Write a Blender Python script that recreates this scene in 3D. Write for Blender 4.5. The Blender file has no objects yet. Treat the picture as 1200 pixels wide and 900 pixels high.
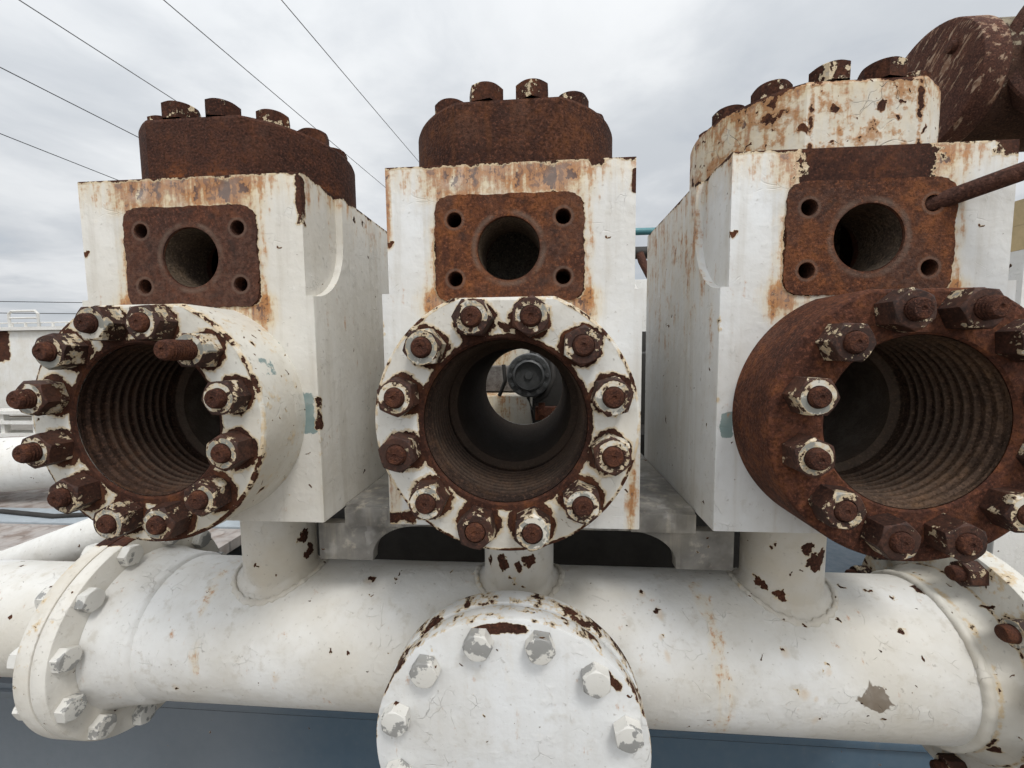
import bpy, bmesh, math, random
from mathutils import Vector, Matrix
random.seed(7)
PI = math.pi
scene = bpy.context.scene
COL = scene.collection

# ------------------------------------------------------------------ node helpers
class G:
    """a material under construction"""
    def __init__(s, name):
        s.m = bpy.data.materials.new(name); s.m.use_nodes = True
        s.t = s.m.node_tree; s.t.nodes.clear()
        s.out = s.t.nodes.new('ShaderNodeOutputMaterial')
        s.bsdf = s.t.nodes.new('ShaderNodeBsdfPrincipled')
        s.t.links.new(s.bsdf.outputs[0], s.out.inputs[0])
    def node(s, k): return s.t.nodes.new(k)
    def link(s, a, sock):
        if isinstance(a, E): s.t.links.new(a.s, sock)
        elif isinstance(a, (tuple, list)): sock.default_value = (*a, 1.0) if len(a) == 3 and len(sock.default_value) == 4 else a
        else: sock.default_value = a
    def obj(s):
        return E(s, s.node('ShaderNodeTexCoord').outputs['Object'])
    def rand(s):
        return E(s, s.node('ShaderNodeObjectInfo').outputs['Random'])

class E:
    def __init__(s, g, sock): s.g = g; s.s = sock
    def _m(s, op, b=None, c=None, rev=False):
        n = s.g.node('ShaderNodeMath'); n.operation = op
        a, bb = (b, s) if rev else (s, b)
        s.g.link(a, n.inputs[0])
        if bb is not None: s.g.link(bb, n.inputs[1])
        if c is not None: s.g.link(c, n.inputs[2])
        return E(s.g, n.outputs[0])
    def __add__(s, o): return s._m('ADD', o)
    __radd__ = __add__
    def __mul__(s, o): return s._m('MULTIPLY', o)
    __rmul__ = __mul__
    def __sub__(s, o): return s._m('SUBTRACT', o)
    def __rsub__(s, o): return s._m('SUBTRACT', o, rev=True)
    def __truediv__(s, o): return s._m('DIVIDE', o)
    def abs(s): return s._m('ABSOLUTE')
    def sqrt(s): return s._m('SQRT')
    def sin(s): return s._m('SINE')
    def mx(s, o): return s._m('MAXIMUM', o)
    def mn(s, o): return s._m('MINIMUM', o)
    def pow(s, o): return s._m('POWER', o)
    def mod(s, o): return s._m('FLOORED_MODULO', o)
    def atan2(s, o): return s._m('ARCTAN2', o)
    def clamp(s): return s._m('MINIMUM', 1.0)._m('MAXIMUM', 0.0)
    def sm(s, a, b, lo=0.0, hi=1.0, kind='SMOOTHSTEP'):
        n = s.g.node('ShaderNodeMapRange'); n.interpolation_type = kind
        s.g.link(s, n.inputs[0])
        for i, v in enumerate((a, b, lo, hi)): s.g.link(v, n.inputs[i+1])
        return E(s.g, n.outputs[0])
    # vectors
    def xyz(s):
        n = s.g.node('ShaderNodeSeparateXYZ'); s.g.link(s, n.inputs[0])
        return [E(s.g, o) for o in n.outputs]
    def vadd(s, o):
        n = s.g.node('ShaderNodeVectorMath'); n.operation = 'ADD'
        s.g.link(s, n.inputs[0]); s.g.link(o, n.inputs[1]); return E(s.g, n.outputs[0])
    def vmul(s, o):
        n = s.g.node('ShaderNodeVectorMath'); n.operation = 'MULTIPLY'
        s.g.link(s, n.inputs[0]); s.g.link(o, n.inputs[1]); return E(s.g, n.outputs[0])
    def dist(s, p):
        n = s.g.node('ShaderNodeVectorMath'); n.operation = 'DISTANCE'
        s.g.link(s, n.inputs[0]); s.g.link(p, n.inputs[1]); return E(s.g, n.outputs['Value'])
    def noise(s, scale, detail=4, rough=.55, dist=0.0):
        n = s.g.node('ShaderNodeTexNoise'); s.g.link(s, n.inputs['Vector'])
        n.inputs['Scale'].default_value = scale; n.inputs['Detail'].default_value = detail
        n.inputs['Roughness'].default_value = rough; n.inputs['Distortion'].default_value = dist
        return E(s.g, n.outputs[0])
    def nvec(s, scale, detail=2):
        n = s.g.node('ShaderNodeTexNoise'); s.g.link(s, n.inputs['Vector'])
        n.inputs['Scale'].default_value = scale; n.inputs['Detail'].default_value = detail
        return E(s.g, n.outputs['Color'])
    def voro(s, scale, feature='F1', rnd=1.0):
        n = s.g.node('ShaderNodeTexVoronoi'); n.feature = feature; s.g.link(s, n.inputs['Vector'])
        n.inputs['Scale'].default_value = scale; n.inputs['Randomness'].default_value = rnd
        return E(s.g, n.outputs['Distance']), (E(s.g, n.outputs['Color']) if feature == 'F1' else None)

def comb(g, x, y, z):
    n = g.node('ShaderNodeCombineXYZ')
    for i, v in enumerate((x, y, z)): g.link(v, n.inputs[i])
    return E(g, n.outputs[0])
def mix(g, f, a, b):
    n = g.node('ShaderNodeMix'); n.data_type = 'RGBA'
    g.link(f, n.inputs[0]); g.link(a, n.inputs[6]); g.link(b, n.inputs[7])
    return E(g, n.outputs[2])
def warp(g, P, scale, amt):
    n = P.nvec(scale).vadd((-.5, -.5, -.5))
    return P.vadd(n.vmul((amt, amt, amt)))
def finish(g, col, rough, height=None, hdist=.001, metal=0.0, spec=.5):
    g.link(col, g.bsdf.inputs['Base Color']); g.link(rough, g.bsdf.inputs['Roughness'])
    g.bsdf.inputs['Metallic'].default_value = metal
    g.bsdf.inputs['Specular IOR Level'].default_value = spec
    if height is not None:
        b = g.node('ShaderNodeBump'); b.inputs['Strength'].default_value = 1.0
        b.inputs['Distance'].default_value = hdist
        g.link(height, b.inputs['Height']); g.t.links.new(b.outputs[0], g.bsdf.inputs['Normal'])
    return g.m

DARK = (.031, .0135, .0095); MID = (.070, .0265, .0150); ORANGE = (.25, .085, .022); CREAM = (.56, .43, .26)
TEAL = (.19, .26, .25)

def rust_colour(g, P, dark=DARK, mid=MID, orange=ORANGE, amount=.25, scale=1.0):
    n1 = P.noise(9*scale, 5, .68); n2 = P.noise(70*scale, 4, .7); n3 = P.noise(300*scale, 2, .6)
    c = mix(g, (n1*.6+n2*.4).sm(.36, .64), dark, mid)
    dusty = P.noise(17*scale, 5, .7, .4)
    c = mix(g, (dusty*.7+n3*.3).sm(.50, .66)*.55, c, tuple(.8*v+q for v, q in zip(mid, (.042, .027, .020))))
    o = (n1*.5+n2*.6+n3*.35-.795+amount*.22).sm(-.03, .22)
    c = mix(g, o*min(.8, amount*1.9), c, orange)
    c = mix(g, n3.sm(.50, .66)*.62, c, tuple(.38*v for v in dark))
    c = mix(g, n3.sm(.44, .32)*.45, c, tuple(1.9*v+q for v, q in zip(mid, (.02, .007, .003))))
    h = n2*.6+n3*.7
    return c, h

def rust_mat(name, dark=DARK, mid=MID, orange=ORANGE, amount=.25, streak=0.0, flakes=0.0, flake_col=(.45, .34, .22), scale=1.0, extra=None, relief=1.0):
    g = G(name); P = g.obj()
    r = g.rand(); Pr = P.vadd(comb(g, r*7.0, r*3.0, r*5.0))
    c, h = rust_colour(g, Pr, dark, mid, orange, amount, scale)
    if streak:
        s = Pr.vmul((1, 1, .12)).noise(55, 4, .6).sm(.54, .72)
        c = mix(g, s*streak, c, orange)
    if extra: c = extra(g, P, Pr, c)
    hh = h
    if flakes:
        f = (Pr.noise(22, 6, .7)*.7+Pr.noise(90, 4, .7)*.3).sm(.62-flakes*.2, .64-flakes*.2)
        c = mix(g, f, c, flake_col); hh = h+f*1.0
    return finish(g, c, h.sm(.3, .9, .72, .95), hh, .0020*relief, spec=.18)

def paint_mat(name, bias=None, stain=None, chips=0.5, spots=(), teal=None, base=(.67, .64, .575), tint=(.50, .44, .345),
              dirt=.35, streaks=.25, offset=(0, 0, 0), a1=.55, a2=.35, crack=.6, per_object=False, gloss=.48, paint_alt=None, cream=.07,
              rust_amt=.22, extra=None, fine=1.0, speck=.42, relief=1.0, chip_size=1.0, under_col=None, alt_t=.56, bleed=False, rust_rough=.9, rust_col=(DARK, MID)):
    """peeling off-white paint over rust. bias > 0.5 means bare rust, before the noise."""
    g = G(name); P = g.obj().vadd(offset); Pn = P
    if per_object:
        r = g.rand(); Pn = P.vadd(comb(g, r*7.0, r*3.0, r*5.0))
    x, y, z = P.xyz()
    nb = Pn.noise(26*fine, 6, .66); nf = Pn.noise(120*fine, 3, .6)
    nz = (nb-.5)*a1*2.0+(nf-.5)*a2
    ctx = dict(g=g, P=P, Pn=Pn, x=x, y=y, z=z, nb=nb, nf=nf)
    fld = None
    if bias is not None:
        fld = bias(**ctx)+nz
    # scattered chips
    if chips > 0:
        W = warp(g, warp(g, Pn, 40, .030), 140, .012)
        for sc, thr, rad in ((24, .94, .12*chip_size), (55, .93, .17*chip_size), (120, .93, .20*chip_size)):
            d, c = W.voro(sc)
            cx, cy, cz = c.xyz()
            big = cx.sm(max(.55, 1-(1-thr)*chips*(2 if sc < 100 else 1.1)), 1.0, 0.0, 1.0, 'LINEAR')
            f = (big*rad*1.6-d)*3.0+.5+(big-.001).sm(-.001, 0, -2.0, 0, 'LINEAR')
            fld = f if fld is None else fld.mx(f)
    if spots:
        W = warp(g, P, 110, .016); W = warp(g, W, 40, .034)
        for (p, rad) in spots:
            f = (rad*.9-W.dist(p))*60.0+.5
            fld = f if fld is None else fld.mx(f)
    if spots and bleed:
        halo = None
        Wb = warp(g, P, 30, .02)
        for (p, rad) in spots[:14]:
            q = (p[0], p[1]-rad*.4, p[2]-rad*1.1)
            f = (Wb.vmul((1, 1, .62)).dist((q[0], q[1], q[2]*.62))/(rad*1.7)).sm(.2, 1.0, 1, 0)
            halo = f if halo is None else halo.mx(f)
        c0_bleed = halo
    else: c0_bleed = None
    rust = fld.sm(.49, .53) if fld is not None else None
    under = fld.sm(.5-cream*1.5, .5-cream*.3) if fld is not None else None
    # paint
    n1 = Pn.noise(6, 5, .6); n2 = Pn.noise(40, 5, .65)
    c = mix(g, n1.sm(.35, .7)*dirt, base, tint)
    c = mix(g, n2.sm(.54, .72)*dirt*.6, c, (.42, .375, .30))
    c = mix(g, Pn.noise(3.2, 4, .6).sm(.45, .68)*dirt*.5, c, (.52, .475, .39))
    if streaks:
        s = Pn.vmul((1, 1, .06)).noise(48, 5, .6)
        c = mix(g, s.sm(.5, .72)*streaks, c, (.42, .37, .29))
    if paint_alt is not None:
        pm = (Pn.noise(26, 5, .65)).sm(alt_t, alt_t+.03)
        c = mix(g, pm*.8, c, paint_alt)
    if teal is not None:
        tm = (teal(**ctx)+(nb-.5)*1.2).sm(.48, .53)
        c = mix(g, tm, c, TEAL)
    if c0_bleed is not None: c = mix(g, c0_bleed*(nb*.75), c, (.52, .33, .14))
    st = None
    if stain is not None:
        st = stain(**ctx)
        sn = Pn.vmul((1, 1, .14)).noise(75, 5, .68)
        w0 = st*1.1+(sn-.5)*1.1+(nb-.5)*.7
        c = mix(g, w0.sm(.12, .95)*.66, c, (.60, .43, .17))
        w1 = st+(sn-.5)*2.4+(nb-.5)*1.7+(nf-.5)*1.2
        c = mix(g, w1.sm(.42, .98)*.90, c, mix(g, (nf*.5+nb*.5).sm(.38, .58), (.20, .066, .014), (.40, .150, .024)))
        c = mix(g, (w1+(nf-.5)*1.2).sm(1.02, 1.34)*.85, c, mix(g, nf.sm(.4, .6), (.060, .022, .010), (.125, .043, .014)))
        dot = (st*.75+(Pn.vmul((1, 1, .6)).noise(60, 5, .68)-.5)*3.4+(nb-.5)*1.6).sm(.98, 1.08)
        c = mix(g, dot, c, (.085, .031, .013))
    # hairline cracks and wrinkles in the paint
    Wc = warp(g, Pn, 9, .10)
    e1, _ = Wc.voro(13, 'DISTANCE_TO_EDGE')
    Wd = warp(g, Pn, 25, .05)
    e2, _ = Wd.voro(46, 'DISTANCE_TO_EDGE'); fl_ = Wd.voro(46)[1].xyz()[0]
    gate = Pn.noise(21, 3, .65).sm(.53, .66)
    gate2 = Pn.noise(15, 3, .65).sm(.53, .66)
    cr = (e1.sm(.0, .011, 1, 0)*gate*gate).mx(e2.sm(0, .022, 1, 0)*gate2*gate2)
    c = mix(g, (cr*crack*.20).clamp(), c, (.36, .31, .25))
    if extra: c = extra(g=g, c=c, **{k: v for k, v in ctx.items() if k != 'g'})
    wr = Pn.noise(55, 3, .5, .6)
    fb = Pn.noise(170, 2, .5); lump = Pn.noise(30, 3, .55)
    flake = fl_.sm(.55, .75)*gate2
    hp = wr*.20+n2*.10+fb*.06+lump*.30+flake*.16-cr*.16*crack
    c = mix(g, (fb*.6+nf*.4).sm(.60, .70)*speck, c, (.20, .165, .125))
    c = mix(g, flake*.16*(1.0 if relief > .9 else 0.0), c, (.78, .76, .72))
    c = mix(g, lump.sm(.35, .65)*.16*relief, c, (.50, .48, .44))
    rough = n2.sm(.3, .8, gloss, gloss+.18)
    if fld is None:
        return finish(g, c, rough, hp, .0036*relief)
    c = mix(g, under*.85, c, under_col or CREAM)
    rc, rh = rust_colour(g, Pn, rust_col[0], rust_col[1], amount=rust_amt)
    c = mix(g, rust, c, rc)
    h = hp*(1-rust)+rust*(rh*.30-.42)+under*.08
    rough = rough*(1-rust)+rust*rust_rough
    finish(g, c, rough, h, .0034*relief)
    g.link((1-rust)*.32+(.16 if rust_rough > .8 else .30), g.bsdf.inputs['Specular IOR Level'])
    return g.m

def plain(name, col, rough=.6, var=.3, scale=20, metal=0.0, bump=.0005, col2=None):
    g = G(name); P = g.obj(); n = P.noise(scale, 5, .65); n2 = P.noise(scale*7, 3, .6)
    c = mix(g, (n*.7+n2*.3).sm(.35, .65)*var, col, col2 or tuple(.5*v for v in col))
    return finish(g, c, n.sm(.3, .7, rough-.08, min(1, rough+.1)), n2, bump, metal)

# ------------------------------------------------------------------ mesh helpers
def link_mesh(name, verts, faces, mat, parent=None, smooth=35, loc=None):
    me = bpy.data.meshes.new(name); me.from_pydata([tuple(v) for v in verts], [], faces); me.validate()
    bm = bmesh.new(); bm.from_mesh(me); bmesh.ops.recalc_face_normals(bm, faces=bm.faces); bm.to_mesh(me); bm.free()
    return link_data(name, me, mat, parent, smooth, loc)
def link_data(name, me, mat, parent=None, smooth=35, loc=None):
    if smooth:
        me.polygons.foreach_set('use_smooth', [True]*len(me.polygons))
        me.set_sharp_from_angle(angle=math.radians(smooth))
    if mat: me.materials.clear(); me.materials.append(mat)
    o = bpy.data.objects.new(name, me); COL.objects.link(o)
    if parent: o.parent = parent
    if loc: o.location = loc
    return o
class MB:
    def __init__(s): s.v = []; s.f = []
    def add(s, v, f):
        k = len(s.v); s.v += [Vector(p) for p in v]; s.f += [[i+k for i in q] for q in f]; return s
    def rings(s, rings, closed_rings=True, cap0=False, cap1=False, loop=False):
        n = len(rings[0]); k = len(s.v)
        for r in rings: s.v += [Vector(p) for p in r]
        m = len(rings)
        for i in range(m if loop else m-1):
            a = k+i*n; b = k+((i+1) % m)*n
            for j in range(n if closed_rings else n-1):
                jj = (j+1) % n
                s.f.append([a+j, a+jj, b+jj, b+j])
        if cap0: s.f.append([k+j for j in range(n)][::-1])
        if cap1: s.f.append([k+(m-1)*n+j for j in range(n)])
        return s
    def box(s, a, b):
        (x0, y0, z0), (x1, y1, z1) = a, b
        return s.add([(x0,y0,z0),(x1,y0,z0),(x1,y1,z0),(x0,y1,z0),(x0,y0,z1),(x1,y0,z1),(x1,y1,z1),(x0,y1,z1)],
                     [[0,3,2,1],[4,5,6,7],[0,1,5,4],[1,2,6,5],[2,3,7,6],[3,0,4,7]])
    def lathe(s, prof, org=(0,0,0), axis=(0,0,1), seg=64, cap0=False, cap1=False, loop=False, angs=None):
        ax = Vector(axis).normalized(); q = Vector((0,0,1)).rotation_difference(ax).to_matrix(); o = Vector(org)
        angs = angs or [2*PI*i/seg for i in range(seg)]
        rs = [[o+q @ Vector((r*math.cos(t), r*math.sin(t), h)) for t in angs] for (r, h) in prof]
        return s.rings(rs, True, cap0, cap1, loop)
    def tube(s, pts, r, seg=12, caps=True):
        pts = [Vector(p) for p in pts]; rs = []
        for i, p in enumerate(pts):
            d = (pts[min(i+1, len(pts)-1)]-pts[max(i-1, 0)]).normalized()
            q = Vector((0,0,1)).rotation_difference(d).to_matrix()
            rr = r[i] if isinstance(r, (list, tuple)) else r
            rs.append([p+q @ Vector((rr*math.cos(2*PI*k/seg), rr*math.sin(2*PI*k/seg), 0)) for k in range(seg)])
        return s.rings(rs, True, caps, caps)
    def prism(s, poly, d0, d1, plane='YZ'):
        f = {'YZ': lambda a, b, d: (d, a, b), 'XZ': lambda a, b, d: (a, d, b), 'XY': lambda a, b, d: (a, b, d)}[plane]
        n = len(poly)
        v = [f(a, b, d0) for a, b in poly]+[f(a, b, d1) for a, b in poly]
        return s.add(v, [[i, (i+1) % n, n+(i+1) % n, n+i] for i in range(n)]+[list(range(n))[::-1], list(range(n, 2*n))])
    def mesh(s, name='m', bevel=0, bseg=2, bang=30):
        me = bpy.data.meshes.new(name); bm = bmesh.new()
        vs = [bm.verts.new(p) for p in s.v]
        for q in s.f:
            try: bm.faces.new([vs[i] for i in q])
            except ValueError: pass
        bmesh.ops.recalc_face_normals(bm, faces=bm.faces)
        if bevel:
            es = [e for e in bm.edges if len(e.link_faces) == 2 and e.calc_face_angle(0) > math.radians(bang)]
            bmesh.ops.bevel(bm, geom=es, offset=bevel, segments=bseg, affect='EDGES', profile=.6, clamp_overlap=True)
        bm.to_mesh(me); bm.free(); return me
    def build(s, name, mat, parent=None, smooth=35, bevel=0, loc=None, bseg=2, bang=30):
        return link_data(name, s.mesh(name, bevel, bseg, bang), mat, parent, smooth, loc)

def boolean(me, cutters, op='DIFFERENCE'):
    o = bpy.data.objects.new('tmp', me); COL.objects.link(o); tmp = [o]
    for c in cutters:
        k = bpy.data.objects.new('cut', c); COL.objects.link(k); tmp.append(k)
        m = o.modifiers.new('b', 'BOOLEAN'); m.operation = op; m.solver = 'EXACT'; m.object = k
    dg = bpy.context.evaluated_depsgraph_get(); dg.update()
    res = bpy.data.meshes.new_from_object(o.evaluated_get(dg))
    for t in tmp: bpy.data.objects.remove(t)
    return res

def empty(name, loc, label, cat, group=None, rz=0):
    o = bpy.data.objects.new(name, None); COL.objects.link(o); o.location = loc; o.rotation_euler.z = rz
    o.empty_display_size = .05
    tag(o, label, cat, group); return o
def tag(o, label=None, cat=None, group=None, kind=None):
    if label: o['label'] = label
    if cat: o['category'] = cat
    if group: o['group'] = group
    if kind: o['kind'] = kind
    return o
def copy_part(o, parent, loc=None, rot=None, mat=None):
    c = o.copy(); COL.objects.link(c); c.parent = parent
    if loc is not None: c.location = loc
    if rot is not None: c.rotation_euler = rot
    return c

# ------------------------------------------------------------------ dimensions
S = .4596; W = .36; HW = W/2; H = .505; REC = .011; L = .40
ZF = .1675; RF = .1595; PF = .09; FLAT = .148       # end flange
RB = .098; RIN = .090
YC = .16; RC = .161; YCH = .016; HC = .091           # top cover
ZP = .3915; PIPE_Z = -.28; PIPE_Y = .16; PIPE_R = .1245

# ------------------------------------------------------------------ materials: the pump
def front_only(y): return y.sm(.004, .012, 1, 0)
def rect_in(x, z, cx, cz, hx, hz, soft):
    """1 inside a rectangle, fading to 0 over soft outside it"""
    dx = ((x-cx).abs()-hx).mx(0.0); dz = ((z-cz).abs()-hz).mx(0.0)
    return (dx*dx+dz*dz).sqrt().sm(0.0, soft, 1, 0, 'LINEAR')
def body_bias(kind):
    def f(g, P, Pn, x, y, z, nb, nf):
        front = y.sm(.004, .01, 1, 0); inside = y.sm(.003, .006)*x.abs().sm(.163, .168, 1, 0)*z.sm(.002, .006)*z.sm(.496, .502, 1, 0)*y.sm(L-.006, L-.002, 1, 0)*1.5
        near = y.sm(.006, .02, 1, 0)
        top = z.sm(.488, .507)*.62                                   # chipped upper edge
        edge = ((x.abs()-.160).sm(0.0, .020)*.36)*(y.sm(.0, .02, 1, .35))
        b = top.mx(edge).mx(inside)
        b = b.mx((rect_in(x, z, 0, ZP, .0805, .0505, .034)*front*1.22).mn(1.3))
        if kind == 'right':
            solid = rect_in(x, z, -.008, .487, .045, .030, .075)*front*1.0*(.62+nf*.75)
            b = b.mx(solid)
            b = b.mx(rect_in(x, z, .165, .500, .02, .006, .03)*front*.66)
        if kind == 'left':
            b = b.mx(rect_in(x, z, .1665, .465, .002, .03, .018)*near*.66)
            b = b.mx(rect_in(x, z, .179, .165, .001, .020, .014)*near*.66)
        if kind == 'middle':
            b = b.mx(rect_in(x, z, .172, .474, .005, .012, .008)*near*.9)
            b = b.mx(rect_in(x, z, -.162, .012, .015, .004, .022)*near*.68)
            b = b.mx(rect_in(x, z, .118, .506, .002, .002, .026)*near*.80)
        return b-.04
    return f
def body_stain(kind):
    def f(g, P, Pn, x, y, z, nb, nf):
        front = y.sm(.004, .01, 1, 0)
        band = rect_in(x, z, -.004, .487, .095, .020, .05)*front
        amt = {'left': 1.06, 'middle': 1.02, 'right': .98}[kind]*(.55+z.sm(.455, .500)*.25+nb*.42)
        s = band*amt
        halo = rect_in(x, z, 0, ZP-.004, .1005, .075, .026)*front*.62
        s = s.mx(halo)
        # below the pad's lower corners, where water leaves it
        s = s.mx(rect_in(x.abs(), z, .100, .316, .006, .010, .035)*front*.98)
        s = s.mx(z.sm(.42, .505)*.50*x.abs().sm(.166, .178, 1.0, .6))
        side = x.abs().sm(.166, .179)*z.sm(.38, .505)*.30
        s = s.mx(side)
        if kind == 'middle':
            s = s.mx(rect_in(x, z, .168, .05, .001, .07, .012)*front*.72)
            s = s.mx(rect_in(x, z, -.170, .06, .006, .07, .008)*front*.7)
            s = s.mx(rect_in(x, z, -.170, .45, .004, .05, .01)*front*.85)
        if kind == 'right':
            s = s.mx((x+.18).abs().sm(.0, .012, 1, 0)*y.sm(.0, .01, 0, 1)*z.sm(.1, .5)*.45)
        return s
    return f
def body_teal(kind):
    def f(g, P, Pn, x, y, z, nb, nf):
        if kind == 'left':
            t = rect_in(x, z, .164, .165, .002, .022, .024)*.72
            return t.mx(rect_in(x, z, .118, .255, .006, .012, .01)*.6)
        return rect_in(x, z, -.166, .148, .005, .014, .012)*.66
    return f
M = {}
for k in ('left', 'middle', 'right'):
    M['body_'+k] = paint_mat('block_paint_'+k, body_bias(k), body_stain(k), chips=.22, teal=body_teal(k) if k != 'middle' else None,
                             offset={'left': (0, 0, 0), 'middle': (0, 0, 0), 'right': (0, 0, 0)}[k],
                             base={'left': (.675, .65, .595), 'middle': (.68, .68, .668), 'right': (.67, .675, .668)}[k], streaks=.35, dirt=.35)

def flange_bias(more):
    def f(g, P, Pn, x, y, z, nb, nf):
        zz = z-ZF; r = (x*x+zz*zz).sqrt(); th = zz.atan2(x)
        d = ((th-math.radians(15)+PI/12).mod(PI/6)-PI/12)
        ds = ((r-.1275)*(r-.1275)+(d*r)*(d*r)).sqrt()
        front = y.sm(-.086, -.082, 1, 0)
        b = ds.sm(.014, .039, .95, .0)*front
        b = b.mx(r.sm(.098, .114, .95, .03)*front)
        rim = y.sm(-.0885, -.080, .47, .22)
        b = b.mx(rim*r.sm(.152, .156))
        low = zz.sm(-.17, .0, .16, 0.0)
        if more: low = low+x.sm(-.15, .0, .06, 0)
        return b+low*front+more*front*.5-.04
    return f
M['flange_left'] = paint_mat('flange_paint_left', flange_bias(.04), None, chips=1.5, offset=(0, 0, 0), base=(.66, .64, .58), a1=.66, a2=.55, crack=.9, dirt=.7, streaks=.1, cream=.16, speck=.6,
    teal=lambda g, P, Pn, x, y, z, nb, nf: rect_in(y, z, -.055, .235, .010, .010, .014)*x.sm(.05, .06)*.62)
M['flange_middle'] = paint_mat('flange_paint_middle', flange_bias(.0), None, chips=.4, base=(.68, .665, .62), a1=.66, a2=.55, crack=.9, dirt=.6, streaks=.1, cream=.15, speck=.6)
M['flange_right'] = rust_mat('flange_rust', dark=(.044, .0175, .0115), mid=(.105, .038, .0215), orange=(.24, .085, .030), amount=.34)
def cover_extra(g, P, Pn, c):
    x, y, z = P.xyz()
    lo = z.sm(.50, .545, 1, 0)*(Pn.noise(18, 5, .65)).sm(.45, .65)
    return mix(g, lo*.7*(Pn.noise(120, 4, .7)).sm(.4, .6), c, (.27, .085, .022))
M['cover_rust'] = rust_mat('cover_rust', dark=(.033, .0145, .0100), mid=(.070, .027, .0160), orange=(.20, .07, .022), amount=.16, streak=.10, extra=cover_extra)
M['cover_rust_warm'] = rust_mat('cover_rust_warm', dark=(.038, .0155, .0103), mid=(.088, .033, .0165), orange=(.24, .085, .022), amount=.20, streak=.14)
def cw_bias(g, P, Pn, x, y, z, nb, nf):
    e = z.sm(.580, .597)*.62
    e = e.mx(z.sm(.505, .515, 1, 0)*.42)
    e = e.mx((x.abs()-.066).abs().sm(0, .010, 1, 0)*y.sm(.02, .035, 1, 0)*.55)
    return e.mx(.24+x.sm(-.1, -.02, .06, 0))
M['cover_white'] = paint_mat('cover_paint', cw_bias, lambda g, P, Pn, x, y, z, nb, nf: (z.sm(.56, .6)*.30+x.sm(-.12, -.03, .60, .34)).mx(z.sm(.50, .53, 1, 0)*.5), chips=1.7, chip_size=1.25, under_col=(.36, .17, .055), base=(.66, .63, .56), crack=2.2, streaks=.3, rust_amt=.3, a1=.95, cream=.16, dirt=.6)
def pad_extra(g, P, Pn, c):
    x, y, z = P.xyz()
    r = (x*x+(z-ZP)*(z-ZP)).sqrt()
    c = mix(g, Pn.noise(5.5, 4, .6).sm(.42, .62)*.6, c, mix(g, Pn.noise(120, 3, .65).sm(.4, .6), (.040, .0215, .0165), (.085, .050, .038)))
    ring = (r-.0475).abs().sm(.0, .006, 1, 0)*Pn.noise(40, 3).sm(.3, .6)
    c = mix(g, ring*.55, c, (.15, .105, .08))
    bx = (x.abs()-.0738); bz = ((z-ZP).abs()-.0395); rb = (bx*bx+bz*bz).sqrt()
    c = mix(g, (rb-.0125).abs().sm(.0, .0032, 1, 0)*.5, c, (.15, .10, .075))
    scale_ = (r-.066).abs().sm(.0, .010, 1, 0)*Pn.noise(55, 4, .7).sm(.5, .62)
    return mix(g, scale_*.6, c, (.035, .022, .018))
M['pad'] = rust_mat('pad_rust', dark=(.056, .0210, .0130), mid=(.120, .042, .021), orange=(.22, .078, .027), amount=.22, extra=pad_extra)
M['pad_warm'] = rust_mat('pad_rust_warm', dark=(.060, .0225, .013), mid=(.140, .049, .020), orange=(.27, .095, .029), amount=.32, streak=.16, extra=pad_extra)
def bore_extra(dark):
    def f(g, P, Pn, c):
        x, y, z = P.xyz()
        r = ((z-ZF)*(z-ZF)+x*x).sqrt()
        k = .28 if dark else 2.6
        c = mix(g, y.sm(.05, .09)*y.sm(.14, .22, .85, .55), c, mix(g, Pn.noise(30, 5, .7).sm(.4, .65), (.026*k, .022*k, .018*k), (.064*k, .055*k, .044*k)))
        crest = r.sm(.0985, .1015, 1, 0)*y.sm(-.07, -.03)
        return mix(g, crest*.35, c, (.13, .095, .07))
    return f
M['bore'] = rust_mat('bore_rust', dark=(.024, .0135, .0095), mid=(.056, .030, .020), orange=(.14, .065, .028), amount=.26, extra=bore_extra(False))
M['bore_pale'] = rust_mat('bore_rust_pale', dark=(.048, .030, .021), mid=(.105, .066, .044), orange=(.18, .095, .045), amount=.26, extra=bore_extra(False))  # paler copy of the bore rust, for the right block
M['bore_shaded'] = rust_mat('bore_rust_shaded', dark=(.020, .012, .009), mid=(.048, .027, .018), orange=(.12, .06, .026), amount=.26, extra=bore_extra(True))  # middle bore: depth darkened in the colour to stand in for shade
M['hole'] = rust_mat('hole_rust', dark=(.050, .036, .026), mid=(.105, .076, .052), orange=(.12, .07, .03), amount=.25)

def nut_bias(hi):
    def f(g, P, Pn, x, y, z, nb, nf):
        # part frame: z runs out along the stud
        r = (x*x+y*y).sqrt()
        rnd = g.rand()
        top = z.sm(.0245, .0265)*r.sm(.0105, .0125)*r.sm(.0175, .0188, 1, 0)
        gate = (rnd*7.31).mod(1.0).sm(1-hi, 1-hi+.05)
        return .665-top*gate*.22-(rnd*3.7).mod(1.0)*.10
    return f
def nut_extra(g, c, P, Pn, x, y, z, nb, nf): return c
def nut_mat(name, hi, dark_side=False):
    alt = (.13, .135, .12)
    return paint_mat(name, nut_bias(hi), None, chips=0, base=(.60, .565, .49), per_object=True, a1=.95 if not dark_side else .66, a2=.5, crack=.3, streaks=0, fine=1.4, paint_alt=alt, cream=.1, rust_amt=.12, relief=.4, extra=nut_extra, rust_rough=.68, rust_col=((.026, .0125, .009), (.062, .0255, .0160)), alt_t=.46)
M['nut'] = nut_mat('nut_rust_paint', .8)
M['nut_dark'] = nut_mat('nut_rust_dark', .35, True)
M['stud'] = rust_mat('stud_rust', dark=(.034, .0140, .0095), mid=(.080, .030, .0180), orange=(.20, .075, .03), amount=.25, scale=2, flakes=.02)
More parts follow.
